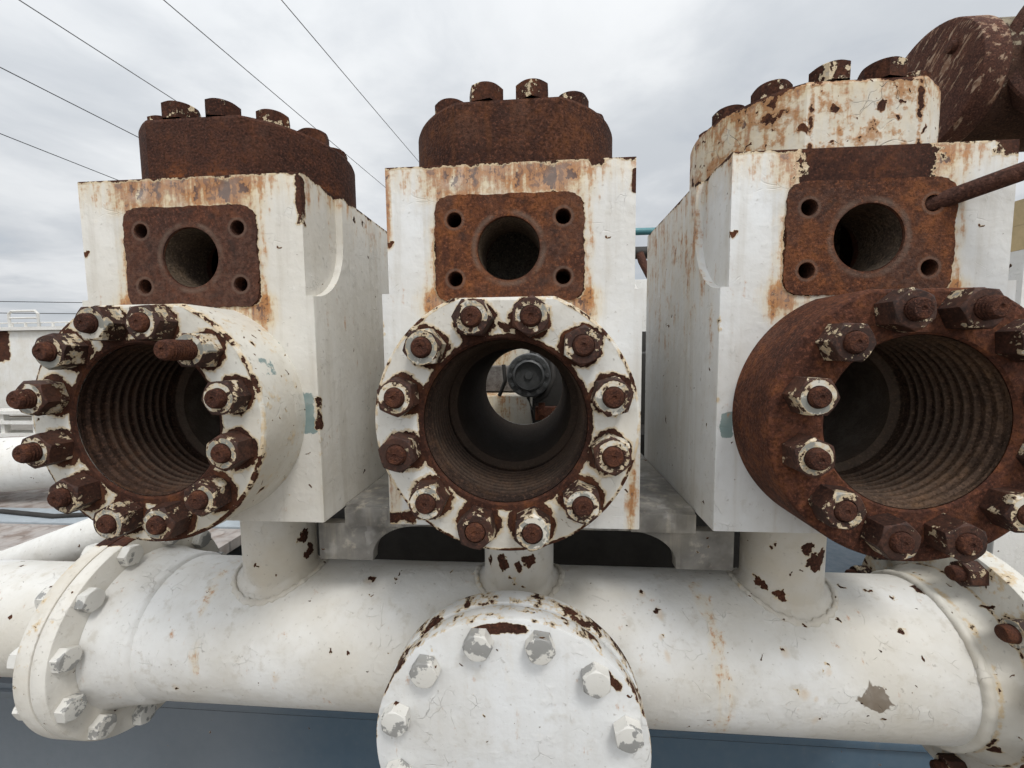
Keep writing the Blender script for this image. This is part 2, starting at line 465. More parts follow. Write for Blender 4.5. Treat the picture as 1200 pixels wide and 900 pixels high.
M['cap_bolt'] = paint_mat('cover_bolt_paint', lambda g, P, Pn, x, y, z, nb, nf: nb*0+.64, None, chips=0, base=(.44, .37, .27), per_object=True, a1=.8, a2=.5, crack=.3, streaks=0, fine=1.2, rust_amt=.15, cream=.16)

# manifold: world spots found on the pipe; its empty stands at (0, PIPE_Y, -.405)
MO = Vector((0, PIPE_Y, -.405))
spots = [((.5331,.036,-.262),.013),((-.2698,.127,-.160),.0075),((-.2216,.135,-.158),.004),((-.3974,.0356,-.2746),.005),((-.5808,.0388,-.3083),.0045),
 ((.2101,.121,-.162),.005),((.234,.092,-.176),.0055),((.231,.064,-.2005),.0035),((.2343,.0514,-.219),.0045),((.4694,.0457,-.2307),.0035),((.4328,.0376,-.2572),.006),
 ((.4528,.0373,-.3008),.0055),((.4494,.0362,-.2672),.003),((.4118,.0586,-.2078),.005),((.5991,.0775,-.1867),.004),((.5116,.0893,-.1775),.005),((-.204,.0428,-.238),.003),
 ((.598,.143,-.157),.006),((.6756,.1465,-.1562),.008),((.555,.15,-.156),.006),((.62,.125,-.160),.004)]
def neck_spots():
    return [((-.026,.103,-.109),.013),((.0235,.102,-.101),.013),((-.0055,.097,-.1355),.006),((-.047,.118,-.11),.007),((.009,.098,-.15),.005),((.002,.097,-.112),.010),
            ((-.4007,.138,-.088),.014),((-.398,.149,-.120),.013),((-.465,.097,-.124),.006),
            ((.48,.1,-.092),.017),((.468,.097,-.068),.012),((.495,.108,-.085),.014),((.4102,.121,-.14),.010),((.4346,.102,-.15),.009),((.419,.112,-.071),.005),((.425,.108,-.147),.006)]
def pipe_stain(g, P, Pn, x, y, z, nb, nf):
    wob = (Pn.vmul((.4, 1, 1)).noise(12, 3)-.5)*.03
    s = (x+wob-.300+z*.06).abs().sm(.002, .028, 1, 0)*z.sm(-.33, -.15, .36, .42)*y.sm(.14, .16, 1, 0)
    s2 = (x+wob+.541).abs().sm(.002, .016, 1, 0)*z.sm(-.31, -.27)*z.sm(-.25, -.21, 1, 0)*.42
    s3 = (x+wob+.60+z*.25).abs().sm(.0, .02, 1, 0)*z.sm(-.23, -.20)*.36
    return s.mx(s2).mx(s3)
def pipe_extra(g, c, P, Pn, x, y, z, nb, nf):
    pf = (.0205-warp(g, warp(g, P, 24, .055), 80, .016).vmul((.9, 1, 1.15)).dist((.48, .036, -.306)))*60+.5
    return mix(g, pf.sm(.45, .55), c, (.17, .135, .10))
M['pipe'] = paint_mat('pipe_paint', None, pipe_stain, chips=.22, spots=spots[1:], offset=tuple(MO), base=(.685, .678, .655), tint=(.53, .495, .43), crack=.9, streaks=.0, dirt=.75, extra=pipe_extra, rust_amt=.12, cream=.05, bleed=True)
M['neck'] = paint_mat('neck_paint', lambda g, P, Pn, x, y, z, nb, nf: nb*0+.02, None, chips=.5, spots=neck_spots(), offset=tuple(MO), base=(.58, .565, .53), crack=.6, streaks=.0, dirt=.95, rust_amt=.1, cream=.05)
def blind_bias(g, P, Pn, x, y, z, nb, nf):
    zz = z-PIPE_Z; r = (x*x+zz*zz).sqrt(); th = zz.atan2(x)
    e = (r-.172).abs().sm(.0, .016, 1, 0)
    a = (th-math.radians(94)).abs().sm(.14, .30, 1, 0)*.88
    b = (th-math.radians(39)).abs().sm(.06, .18, 1, 0)*.72
    c = (th-math.radians(127)).abs().sm(.0, .06, 1, 0)*.50
    d = r.sm(.178, .1850)*.46
    return (e*(a.mx(b).mx(c).mx(.16))).mx(d)
M['blind'] = paint_mat('blind_paint', blind_bias, lambda g, P, Pn, x, y, z, nb, nf: ((x-.004).abs().sm(.0, .035, 1, 0)*z.sm(-.3, -.18)*.22), chips=.35, spots=[((-.037,-.06,-.232),.0032)], offset=tuple(MO), base=(.68, .685, .68), tint=(.56, .54, .50), crack=1.0, streaks=.12, dirt=.5, rust_amt=.1, cream=.05, a1=.5)
def lf_bias(g, P, Pn, x, y, z, nb, nf):
    r = ((y-PIPE_Y)*(y-PIPE_Y)+(z-PIPE_Z)*(z-PIPE_Z)).sqrt()
    e = r.sm(.174, .184)*z.sm(-.24, -.13)*y.sm(.12, .10, 1, 0)*.78
    return e.mx(r.sm(.178, .185)*.30)
M['line_flange'] = paint_mat('line_flange_paint', lf_bias, None, chips=.5, offset=tuple(MO), base=(.66, .635, .58), crack=.7, streaks=.0, dirt=.7, cream=.08, rust_amt=.15)
M['white_bolt'] = paint_mat('bolt_paint', lambda g, P, Pn, x, y, z, nb, nf: nb*0+.10, None, chips=.6, per_object=True, base=(.62, .605, .565), crack=.6, streaks=.0, dirt=.15, fine=1.5, paint_alt=(.17, .17, .165), gloss=.4, relief=.45, alt_t=.53)
M['rusty_flange'] = paint_mat('rusty_flange_paint', lambda g, P, Pn, x, y, z, nb, nf: nb*0+.34, None, chips=.7, offset=tuple(MO), base=(.66, .64, .58), a1=.6, a2=.5, cream=.12, crack=.6, rust_amt=.15)
M['weld_neck'] = paint_mat('weld_neck_paint', lambda g, P, Pn, x, y, z, nb, nf: ((x-.699).abs().sm(.0, .012, 1, 0)*.41).mx((x-.732).abs().sm(.0, .008, 1, 0)*.5), None, chips=.9, offset=tuple(MO), base=(.64, .615, .55), a1=.6, a2=.5, cream=.13, crack=.6, dirt=.7, rust_amt=.15)
M['cradle'] = paint_mat('cradle_paint', None, None, chips=.25, base=(.12, .112, .10), tint=(.075, .069, .06), dirt=.9, streaks=.35, crack=.3)
def blue_extra(g, c, P, Pn, x, y, z, nb, nf):
    sc = Pn.vmul((1, .4, 1)).noise(5, 6, .6).sm(.35, .75)
    c = mix(g, sc*.25, c, (.085, .115, .135))
    c = mix(g, (x+.62+y*.2).sm(-.2, .18, 1, 0)*.75, c, (.15, .165, .18))
    gr = Pn.noise(60, 5, .7).sm(.55, .75)
    return mix(g, gr*.25, c, (.13, .13, .125))
M['blue'] = paint_mat('deck_blue_paint', None, None, chips=.06, base=(.050, .084, .118), tint=(.044, .076, .108), dirt=.0, streaks=0, crack=.1, gloss=.42, extra=blue_extra, speck=.05, relief=.10)
M['grime'] = rust_mat('grime', dark=(.035, .025, .02), mid=(.09, .07, .055), orange=(.16, .10, .06), amount=.3)

# ------------------------------------------------------------------ the pump blocks
def arc(cx, cy, r, a0, a1, n): return [(cx+r*math.cos(a0+(a1-a0)*i/n), cy+r*math.sin(a0+(a1-a0)*i/n)) for i in range(n+1)]
# body: a bevelled steel block, pockets milled in its sides, bored through
b = MB().box((-HW, 0, 0), (HW, L, H)).mesh('body', bevel=.0025)
pk = [(-.02, .334), (0, .334)]+[(p[0], p[1]) for p in arc(0, .43, .0965, -PI/2+.02, 0, 14)]+[(.0965, .56), (-.02, .56)]
cut = [MB().prism(pk, sx*(HW-REC), sx*(HW+.05)).mesh() for sx in (-1, 1)]
cut.append(MB().lathe([(.1042, -.02), (.1042, .060), (RIN, .064), (RIN, L+.02)], (0, 0, ZF), (0, 1, 0), 96, True, True).mesh())
cut.append(MB().lathe([(.0420, -.02), (.0420, .20)], (0, 0, ZP), (0, 1, 0), 64, True, True).mesh())
cut.append(MB().lathe([(.085, .20), (.085, H+.02)], (0, YC, 0), (0, 0, 1), 72, True, True).mesh())
BOLT4 = [(sx*.0738, ZP+sz*.0395) for sx in (-1, 1) for sz in (-1, 1)]
for (bx, bz) in BOLT4:
    cut.append(MB().lathe([(.0098, -.02), (.0098, .05)], (bx, 0, bz), (0, 1, 0), 24, True, True).mesh())
body_me = boolean(b, cut)

def pad_mesh():
    pts = []
    hx, hz, cr = .1008, .0712, .020
    for (cx, cz, a0) in ((hx-cr, hz-cr, 0), (-hx+cr, hz-cr, PI/2), (-hx+cr, -hz+cr, PI), (hx-cr, -hz+cr, 1.5*PI)):
        pts += [(cx+cr*math.cos(a0+PI/2*i/10), cz+cr*math.sin(a0+PI/2*i/10)) for i in range(11)]
    # ragged outline: densify and jitter
    out = []
    for i in range(len(pts)):
        a, c = Vector(pts[i]), Vector(pts[(i+1) % len(pts)]); n = max(1, int((c-a).length/.003))
        for k in range(n): out.append(a.lerp(c, k/n))
    rr = random.Random(3); j = 0; res = []
    for i, p in enumerate(out):
        j = .75*j+rr.uniform(-.0009, .0009); res.append((p.x+j*(1 if p.x > 0 else -1), p.y+ZP+j*.8*(1 if p.y > 0 else -1)))
    me = MB().prism(res, -.0025, .0006, 'XZ').mesh()
    cs = [MB().lathe([(.0428, -.02), (.0428, .02)], (0, 0, ZP), (0, 1, 0), 64, True, True).mesh()]
    for (bx, bz) in BOLT4: cs.append(MB().lathe([(.0104, -.02), (.0104, .02)], (bx, 0, bz), (0, 1, 0), 24, True, True).mesh())
    return boolean(me, cs)
pad_me = pad_mesh()

tc = math.asin(FLAT/RF)
def flange_ring():
    angs = sorted(set([round(2*PI*i/160, 5) for i in range(160)]+[round(tc, 5), round(PI-tc, 5)]))
    def ro(t, r):
        s = math.sin(t); f = FLAT-(RF-r)
        return min(r, f/s) if s > .2 else r
    rs = []
    for (r, y, mode) in ((RF, .001, 1), (RF, -PF+.004, 1), (RF-.0012, -PF+.0012, 1), (RF-.004, -PF, 1), (RB+.003, -PF, 0), (RB+.0005, -PF+.003, 0), (RB+.0045, -PF+.0032, 0), (RB+.0045, .001, 0)):
        rs.append([(math.cos(t)*(ro(t, r) if mode else r), y, ZF+math.sin(t)*(ro(t, r) if mode else r)) for t in angs])
    return MB().rings(rs).mesh('flange')
flange_me = flange_ring()
# threaded bore liner
prof = [(RB-.0002, -PF+.0034)]
yy = -PF+.006; pitch = .0124
while yy < .048:
    prof += [(RB+.0002, yy), (RB+.0002, yy+.0016), (RB+.0030, yy+.0034), (RB+.0036, yy+pitch-.0028)]; yy += pitch
prof += [(.1010, .052), (.1010, .0605), (RIN-.001, .064), (RIN-.0012, .20), (RIN-.0004, .202), (RIN-.0004, L-.004)]
liner_me = MB().lathe([(r, y) for r, y in prof], (0, 0, ZF), (0, 1, 0), 128).mesh('bore')
hole_me = MB().lathe([(.0416, .0005), (.0416, .075)], (0, 0, ZP), (0, 1, 0), 64).mesh('outlet_bore')

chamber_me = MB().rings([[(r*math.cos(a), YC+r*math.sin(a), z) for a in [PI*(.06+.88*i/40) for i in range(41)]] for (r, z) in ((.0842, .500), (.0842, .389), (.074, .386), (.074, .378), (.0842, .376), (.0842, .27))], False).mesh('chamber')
M['chamber'] = rust_mat('chamber_lit', dark=(.30, .26, .22), mid=(.46, .41, .35), orange=(.36, .22, .10), amount=.2)  # pale colour stands in for light on the wall inside the port
# hex nut (axis +Z of its own frame), stud
def hex_mesh(af, h, cham=True, seg=72, rh=None, dome=0, hole=0):
    a = af/2
    def R(t): return a/math.cos(((t+PI/6) % (PI/3))-PI/6)
    angs = [2*PI*i/seg for i in range(seg)]
    ra = a*.97
    mb = MB(); rs = []
    rs.append([(R(t)*math.cos(t), R(t)*math.sin(t), 0) for t in angs])
    rs.append([(R(t)*math.cos(t), R(t)*math.sin(t), h-max(0, R(t)-ra)*.62-.0003) for t in angs])
    rs.append([(ra*math.cos(t), ra*math.sin(t), h) for t in angs])
    if hole: rs.append([(hole*math.cos(t), hole*math.sin(t), h) for t in angs])
    if dome: rs += [[(ra*q*math.cos(t), ra*q*math.sin(t), h+dome*(1-q*q)) for t in angs] for q in (.8, .5, .2)]
    mb.rings(rs, True, False, not hole)
    return mb.mesh('hex')
NUT_H = .027
nut_me = hex_mesh(.0398, NUT_H, hole=.0124)
def stud_mesh(ext, r=.0121):
    p = [(r, .02)]; z = NUT_H-.002
    while z < NUT_H+ext-.006:
        p += [(r, z), (r, z+.0008), (r-.0018, z+.0018), (r-.0018, z+.0024)]; z += .0032
    p += [(r-.0004, z), (r-.0008, NUT_H+ext-.0022), (r*.80, NUT_H+ext), (r*.77, NUT_H+ext+.0003), (r*.25, NUT_H+ext+.0004), (r*.16, NUT_H+ext-.001)]
    return MB().lathe(p, (0, 0, 0), (0, 0, 1), 28, False, True).mesh('stud')
stud_mes = [stud_mesh(e) for e in (.003, .0055, .009, .0145, .034)]

def cover_mesh():
    t0 = math.asin((YC-YCH)/RC)
    pts = []
    for i in range(49): a = -PI+t0+(PI-2*t0)*0  # placeholder keeps the count explicit
    pts = []
    n = 44
    # right side arc between front chord and back chord, then left side
    for i in range(n+1): a = -t0+2*t0*i/n; pts.append((RC*math.cos(a), YC+RC*math.sin(a)))
    for i in range(n+1): a = PI-t0+2*t0*i/n; pts.append((RC*math.cos(a), YC+RC*math.sin(a)))
    mb = MB()
    def ring(off, z): return [((p[0])*(1-off/RC), YC+(p[1]-YC)*(1-off/RC), z) for p in pts]
    mb.rings([ring(0, H), ring(0, H+HC-.006), ring(.0015, H+HC-.002), ring(.006, H+HC)], True, True, True)
    return mb.mesh('top_cover')
cover_me = cover_mesh()
capbolt_me = hex_mesh(.044, .0235, dome=.0008)

blocks = {}
for kind, bx in (('left', -S), ('middle', 0.0), ('right', S)):
    lab = {'left': 'white pump block with rust brown top cover and peeling flange, nearest the white cabin',
           'middle': 'white steel pump block between two others, its peeling round flange bored clear through',
           'right': 'white steel pump block with bare brown bored flange and a cracked white top cover'}[kind]
    t = empty('pump_block', (bx, 0, 0), lab, 'pump block', 'pump blocks standing in a row')
    blocks[kind] = t
    link_data('body', body_me.copy(), M['body_'+kind], t, 30)
    link_data('outlet_pad', pad_me.copy(), M['pad_warm' if kind != 'left' else 'pad'], t, 30)
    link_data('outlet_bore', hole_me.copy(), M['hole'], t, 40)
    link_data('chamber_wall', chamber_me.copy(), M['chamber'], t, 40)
    fl = link_data('end_flange', flange_me.copy(), M['flange_'+kind], t, 14)
    if kind == 'right': fl['label'] = 'bare rust brown flange'
    link_data('threaded_bore', liner_me.copy(), M['bore_shaded' if kind == 'middle' else 'bore_pale' if kind == 'right' else 'bore'], fl, 30)
    rr = random.Random({'left': 11, 'middle': 5, 'right': 23}[kind])
    n0 = s0 = None
    for k in range(12):
        a = math.radians(15+30*k)
        loc = Vector((.1275*math.cos(a), -PF-.0003, ZF+.1275*math.sin(a)))
        rot = (PI/2, rr.uniform(0, PI/3), 0)
        q = Matrix.Rotation(PI/2, 4, 'X') @ Matrix.Rotation(rr.uniform(0, PI/3), 4, 'Z')
        e = {'left': [2, 4, 1, 2, 2, 3, 3, 2, 1, 1, 1, 1], 'middle': [1, 1, 1, 1, 1, 1, 1, 1, 0, 0, 1, 1], 'right': [1, 2, 3, 2, 1, 1, 2, 0, 1, 1, 0, 1]}[kind][k]
        nut = link_data('nut', nut_me if False else (n0.data if n0 else nut_me.copy()), None if n0 else M['nut_dark' if kind == 'right' else 'nut'], fl, 0 if n0 else 30)
        n0 = n0 or nut
        nut.matrix_local = Matrix.Translation(loc) @ q
        sm = stud_mes[e]
        if not sm.materials: sm.materials.append(M['stud']); sm.polygons.foreach_set('use_smooth', [True]*len(sm.polygons)); sm.set_sharp_from_angle(angle=math.radians(28))
        st = bpy.data.objects.new('stud', sm); COL.objects.link(st); st.parent = fl
        st.matrix_local = Matrix.Translation(loc) @ q
    cv = link_data('top_cover', cover_me.copy(), M['cover_rust' if kind == 'left' else 'cover_rust_warm' if kind == 'middle' else 'cover_white'], t, 14)
    if kind == 'right': cv['label'] = 'top cover in cracked white paint'
    c0 = None
    for k in range(12):
        a = math.radians(15+30*k)
        o = link_data('cover_bolt', c0.data if c0 else capbolt_me.copy(), None if c0 else M['cap_bolt'], cv, 0 if c0 else 30)
        c0 = c0 or o
        o.location = (.126*math.cos(a), YC+.126*math.sin(a), H+HC-.0002); o.rotation_euler.z = rr.uniform(0, PI/3)

# ------------------------------------------------------------------ manifold under the blocks
mf = empty('suction_manifold', tuple(MO), 'large white manifold pipe running under the pump blocks with bolted round end covers', 'manifold pipe')
def rel(p): return tuple(Vector(p)-MO)
CZ = PIPE_Z-MO.z
XL = -.735; XR = .735
prof = [(.142, XL+.0005), (.1395, XL+.006), (.1365, XL+.020), (.1330, XL+.045), (.1310, XL+.064), (.1310, XL+.072), (.1285, XL+.077), (.1248, XL+.081), (PIPE_R, XL+.09)]
prof += [(PIPE_R, XL+.09+i*.05) for i in range(1, 26) if XL+.09+i*.05 < .655]
prof += [(PIPE_R, .660), (PIPE_R, .6795), (PIPE_R-.004, .682)]
mbp = MB().lathe([(r, h) for r, h in prof], (0, 0, CZ), (1, 0, 0), 128)
# keep the shell a little uneven, as welded plate is
rn = random.Random(2)
mbp.build('pipe', M['pipe'], mf, 40)
hubm = MB(); rw2 = random.Random(9); rgs = []; nseg = 160
jit = [rw2.uniform(-.0012, .0012) for _ in range(nseg)]; jit = [(jit[i]+jit[i-1]+jit[i-2])/2 for i in range(nseg)]
for (r, h) in ((.1235, .6785), (.1285, .6790), (.1320, .6835), (.1325, .6885), (.1305, .6925), (.1290, .695), (.1310, .706), (.1360, .718), (.1385, .7235), (.143, .727), (.146, XR+.0005)):
    k = 1.0 if h < .694 or h > .72 else .3
    rgs.append([(h+jit[(3*i) % nseg]*k*.8, (r+jit[i]*k)*math.cos(2*PI*i/nseg), CZ+(r+jit[i]*k)*math.sin(2*PI*i/nseg)) for i in range(nseg)])
hubm.rings(rgs).build('weld_neck', M['weld_neck'], mf, 50)
def neck(xc):
    rj = random.Random(int(xc*100)+77)
    jj = [rj.uniform(-1, 1) for _ in range(96)]; jj = [(jj[i]+jj[i-1]+.6*jj[i-2])/2 for i in range(96)]
    seg = 96; rs = []; rn_ = .063
    def zs(px, py, r): return math.sqrt(max(0, PIPE_R**2-(py*r)**2))
    lev = [(0.0, None, 0)]
    rings = []
    rings.append([(xc+rn_*math.cos(t), rn_*math.sin(t), .405+.004) for t in [2*PI*i/seg for i in range(seg)]])
    F = .013
    for k in range(0, 9):
        a = PI/2*k/8
        up = F*(1-math.sin(a)); row = []
        for i in range(seg):
            t = 2*PI*i/seg; r = rn_+F*(1-math.cos(a))+jj[(i*(1 if k < 5 else 1)+k) % 96]*.0011*min(1, k/3)+(.0012 if k in (5, 6) else 0)
            row.append((xc+r*math.cos(t), r*math.sin(t), CZ+math.sqrt(PIPE_R**2-(r*math.sin(t))**2)+up*.9-.0010*(k == 8)))
        rings.append(row)
    return MB().rings(rings)
def weld_ring(xc):
    rj = random.Random(int(xc*100)+5); seg = 150; rows = []
    w = [rj.uniform(-1, 1) for _ in range(seg)]; w = [(w[i]+w[i-1])/2 for i in range(seg)]
    for j in range(8):
        b_ = 2*PI*j/8; row = []
        for i in range(seg):
            t = 2*PI*i/seg; rr = .0042+.0012*w[i]+.0007*math.sin(i*1.25)
            r = .0785+rr*math.cos(b_)+.001*w[(i+40) % seg]
            row.append((xc+r*math.cos(t), r*math.sin(t), CZ+math.sqrt(PIPE_R**2-(r*math.sin(t))**2)+rr*math.sin(b_)*.8+.0006))
        rows.append(row)
    return MB().rings(rows, True, loop=True)
M['weld'] = paint_mat('weld_paint', lambda g, P, Pn, x, y, z, nb, nf: nb*0+.24, None, chips=.8, offset=tuple(MO), base=(.58, .56, .52), a1=.6, a2=.5, cream=.10, crack=.3, dirt=.9, rust_amt=.15)
for xc in (-S, 0, S):
    neck(xc).build('branch_neck', M['neck'], mf, 50)
    weld_ring(xc).build('weld_bead', M['weld'], mf, 60)
# front tee with bolted blind cover
YB = -.064-MO.y
MB().lathe([(.125, .06-MO.y), (.125, .02-MO.y), (.135, .0-MO.y), (.150, -.004-MO.y)], (0, 0, CZ), (0, 1, 0), 96).build('tee_stub', M['pipe'], mf, 40)
def disc(r, h0, h1, org, axis, seg=144, ch=.003):
    return MB().lathe([(r-ch, h0), (r-ch*.3, h0+ch*.3), (r, h0+ch), (r, h1-ch), (r-ch*.3, h1-ch*.3), (r-ch, h1)], org, axis, seg, True, True)
RBL = .1855
disc(RBL+.001, -.030, 0.0, (0, -MO.y, CZ), (0, 1, 0)).build('tee_flange', M['blind'], mf, 28)
disc(.176, -.034, -.029, (0, -MO.y, CZ), (0, 1, 0), ch=.0005).build('gasket', M['grime'], mf, 28)
bl = disc(RBL, -.064, -.0335, (0, -MO.y, CZ), (0, 1, 0), ch=.0035).build('blind_cover', M['blind'], mf, 28)
bolt_me = hex_mesh(.034, .0165, dome=.0009)
b0 = None
def add_bolt(name, parent, M4):
    global b0
    o = link_data(name, b0.data if b0 else bolt_me, None if b0 else M['white_bolt'], parent, 0 if b0 else 30)
    b0 = b0 or o
    o.matrix_local = M4; return o
for k in range(12):
    a = math.radians(15+30*k+random.uniform(-.6, .6))
    add_bolt('bolt', bl, Matrix.Translation((.1585*math.cos(a), -.0642-MO.y, CZ+.1585*math.sin(a))) @ Matrix.Rotation(PI/2, 4, 'X') @ Matrix.Rotation(random.uniform(0, PI/3), 4, 'Z'))
# left end flange, bolts facing the pipe
lf = disc(.1845, XL-.028, XL, (0, 0, CZ), (1, 0, 0)).build('end_flange', M['line_flange'], mf, 28)
for k in range(12):
    a = math.radians(15+30*k)
    add_bolt('bolt', lf, Matrix.Translation((XL+.0002, .164*math.cos(a), CZ+.164*math.sin(a))) @ Matrix.Rotation(PI/2, 4, 'Y') @ Matrix.Rotation(random.uniform(0, PI/3), 4, 'Z'))
# right end flange, rusty
rf = disc(.200, XR, XR+.035, (0, 0, CZ), (1, 0, 0)).build('end_flange', M['rusty_flange'], mf, 28)
rf['label'] = 'rusty right end flange with long studs'
rstud_me = MB().lathe([(.0125, 0), (.0125, .020), (.0115, .022), (.0125, .024), (.0115, .028), (.0125, .031), (.0113, .038), (.0095, .0405), (.003, .0408)], (0, 0, 0), (0, 0, 1), 24, True, True).mesh('stud')
rnut_me = hex_mesh(.036, .026, hole=.0126)
rn0 = rs0 = None
for k in range(12):
    a = math.radians(15+30*k)
    T = Matrix.Translation((XR-.0002, .176*math.cos(a), CZ+.176*math.sin(a))) @ Matrix.Rotation(-PI/2, 4, 'Y') @ Matrix.Rotation(random.uniform(0, PI/3), 4, 'Z')
    o = link_data('nut', rn0.data if rn0 else rnut_me, None if rn0 else M['nut_dark'], rf, 0 if rn0 else 30); rn0 = rn0 or o; o.matrix_local = T
    o = link_data('stud', rs0.data if rs0 else rstud_me, None if rs0 else M['stud'], rf, 0 if rs0 else 28); rs0 = rs0 or o; o.matrix_local = T

# spool bolted to the left end
sp = empty('inlet_spool', (-.80, PIPE_Y, -.405), 'white inlet pipe bolted to the left end of the manifold by its round flange', 'pipe')
sf = disc(.1845, .037-.030, .037-.002, (0, 0, CZ), (1, 0, 0)).build('flange', M['line_flange'], sp, 28)
disc(.165, .0355, .0385, (0, 0, CZ), (1, 0, 0), ch=.0004).build('gasket', M['grime'], sp, 28)
MB().lathe([(.125, .006), (.118, -.01), (.106, -.03), (.103, -.05), (.103, -1.2)], (0, 0, CZ), (1, 0, 0), 96).build('pipe', M['pipe'], sp, 40)
for k in range(12):
    a = math.radians(15+30*k)
    add_bolt('nut', sf, Matrix.Translation((.0068, .164*math.cos(a), CZ+.164*math.sin(a))) @ Matrix.Rotation(-PI/2, 4, 'Y') @ Matrix.Rotation(random.uniform(0, PI/3), 4, 'Z'))

# ------------------------------------------------------------------ cradle under the blocks
cr = empty('pump_cradle', (0, .06, -.085), 'grey steel cradle plate with a wide arch between the block undersides and the manifold', 'cradle')
O = Vector((0, .06, -.085))
for (x0, x1) in ((-S+HW+.001, -HW-.001), (HW+.001, S-HW-.001)):
    MB().prism([(0, .055), (.5, .055), (.5, .089), (.006, .089), (.006, .0845), (0, .0845)], x0, x1).build('top_plate', M['cradle'], cr, 30, bevel=.0008)
xs = [-.330, -.238]+[(-.238+.075*(1-math.cos(PI/2*i/12))) for i in range(1, 13)]
zs_ = [-.008, -.008]+[(.052*math.sin(PI/2*i/12)) for i in range(1, 13)]
poly = list(zip(xs, zs_))+[(.178, .052)]
poly += [(.178+.075*math.sin(PI/2*i/12), .052*math.cos(PI/2*i/12)) for i in range(1, 13)]
poly += [(.253, -.008), (.340, -.008), (.340, .0545), (-.330, .0545)]
MB().prism(poly, .010, .030, 'XZ').build('arch_plate', M['cradle'], cr, 30, bevel=.001)

# power end; its dark frame is added to block light behind the blocks
M['dark'] = plain('near_black', (.020, .017, .014), .7, .5, 12)  # near black; on the backing frame it stands in for the dark void
pf = empty('power_end', (0, .62, -.62), 'machine behind the white pump blocks, with a dark frame added to block light', 'machine')
fm = MB().box((-.66, -.17, .0), (.66, 1.1, .54)).box((-.64, .0, .54), (.66, 1.0, .63)).box((-.60, .10, .63), (-.30, .95, .76)).box((.012, .16, .63), (.60, .95, .86)).box((-.60, .92, .63), (.60, 1.0, .96))
fm.build('backing_frame', M['dark'], pf, 30, bevel=.006)
M['drive_white'] = paint_mat('drive_paint', lambda g, P, Pn, x, y, z, nb, nf: nb*0+.08, lambda g, P, Pn, x, y, z, nb, nf: x.sm(-.13, .0, .7, .1), chips=.5, base=(.66, .63, .56), dirt=.5, rust_amt=.3)
MB().box((-.26, .10, .63), (.008, .60, .73)).build('side_panel', M['drive_white'], pf, 30, bevel=.004)
MB().box((-.40, .20, .735), (.008, .30, .82)).build('guard_plate', plain('mottled_grey', (.14, .13, .12), .7, .8, 30, col2=(.03, .02, .016)), pf, 30, bevel=.003)
MB().box((-.50, .40, .80), (-.012, .55, .96)).build('cover_panel', M['drive_white'], pf, 30, bevel=.004)
M['hub'] = plain('hub_grey', (.070, .072, .072), .45, .9, 60)
hb = MB().lathe([(.064, .10), (.064, .03), (.061, .027), (.047, .027), (.045, .019), (.040, .016), (.040, .030), (.012, .030), (.011, .024)], (.003, -.02, .80), (0, 1, 0), 72, False, True).build('bearing_cap', M['hub'], pf, 30)
hz = MB().tube([(.02, .05, .72), (.05, .04, .74), (.075, .05, .79), (.07, .08, .86)], .010, 10)
MB().tube([(-.09, .07, .735), (-.07, .05, .78), (-.075, .06, .83)], .006, 8).build('grease_hose', M['dark'], pf, 40)
MB().tube([(.0, .02, .735), (.012, .01, .70), (.016, .04, .66)], .005, 8).build('grease_hose', M['dark'], pf, 40)
hz.build('grease_hose', M['dark'], pf, 40)
MB().box((.02, .06, .66), (.09, .09, .70)).box((.03, .05, .675), (.05, .06, .715)).build('bracket', M['flange_right'], pf, 30, bevel=.003)
hb_me = hex_mesh(.011, .007)
h0 = None
for k in range(12):
    a = math.radians(30*k)
    o = link_data('bolt', h0.data if h0 else hb_me, None if h0 else M['hub'], hb, 0 if h0 else 30); h0 = h0 or o
    o.matrix_local = Matrix.Translation((.003+.054*math.cos(a), .0068, .80+.054*math.sin(a))) @ Matrix.Rotation(PI/2, 4, 'X')

# ------------------------------------------------------------------ deck
sk = empty('skid_beam', (0, .36, -1.6), 'long grey blue painted skid beam running behind and below the white manifold pipe', 'beam')
MB().box((-2.6, 0, 0), (2.8, 1.6, .98)).build('beam_web', M['blue'], sk, 30, bevel=.004)
MB().box((-2.6, -.012, .948), (2.8, -.0005, .966)).build('top_lip', M['blue'], sk, 30, bevel=.003)
gw = MB(); rw = random.Random(4); ring = []
for i in range(160):
    xx = -1.2+2.6*i/159; r1 = .006+rw.uniform(-.002, .003)
    ring.append([(xx, -.0005, .9485-r1), (xx, -r1, .9478-r1*.3), (xx, -.011, .9475)])
gw.rings(ring, False).build('weld_seam', M['grime'], sk, 60)
rc = MB().prism([(.40, -.618), (.42, -.618), (.42, -.47), (.46, -.47), (.46, -.436), (.40, -.436)], -2.6, -.80).build('rusty_channel', M['flange_right'], None, 30, bevel=.003)
tag(rc, 'rust brown steel channel below the inlet pipe at the left edge', 'channel')
tread = G('tread'); P = tread.obj(); x, y, z = P.xyz()
u = (x*38.0).sin()*(y*38.0).sin(); n = P.noise(12, 5, .65)
tc_ = mix(tread, n.sm(.4, .65), (.34, .31, .29), (.20, .155, .13))
tc_ = mix(tread, u.abs().sm(.5, .8)*.4, tc_, (.42, .38, .35))
tmat = finish(tread, tc_, .75, u.abs().sm(.45, .7), .004)
td = MB().box((-4.5, .46, -.47), (-1.10, .912, -.432)).build('tread_deck', tmat, None, 30); tag(td, 'tan checker plate deck left of the pump', 'deck', kind='structure')
td2 = MB().box((-4.5, .915, -.47), (-1.10, 1.06, -.426)).build('deck_strip', plain('strip_grey', (.36, .40, .43), .6, .4, 8), None, 30); tag(td2, 'pale grey deck strip left of the pump', 'deck', kind='structure')
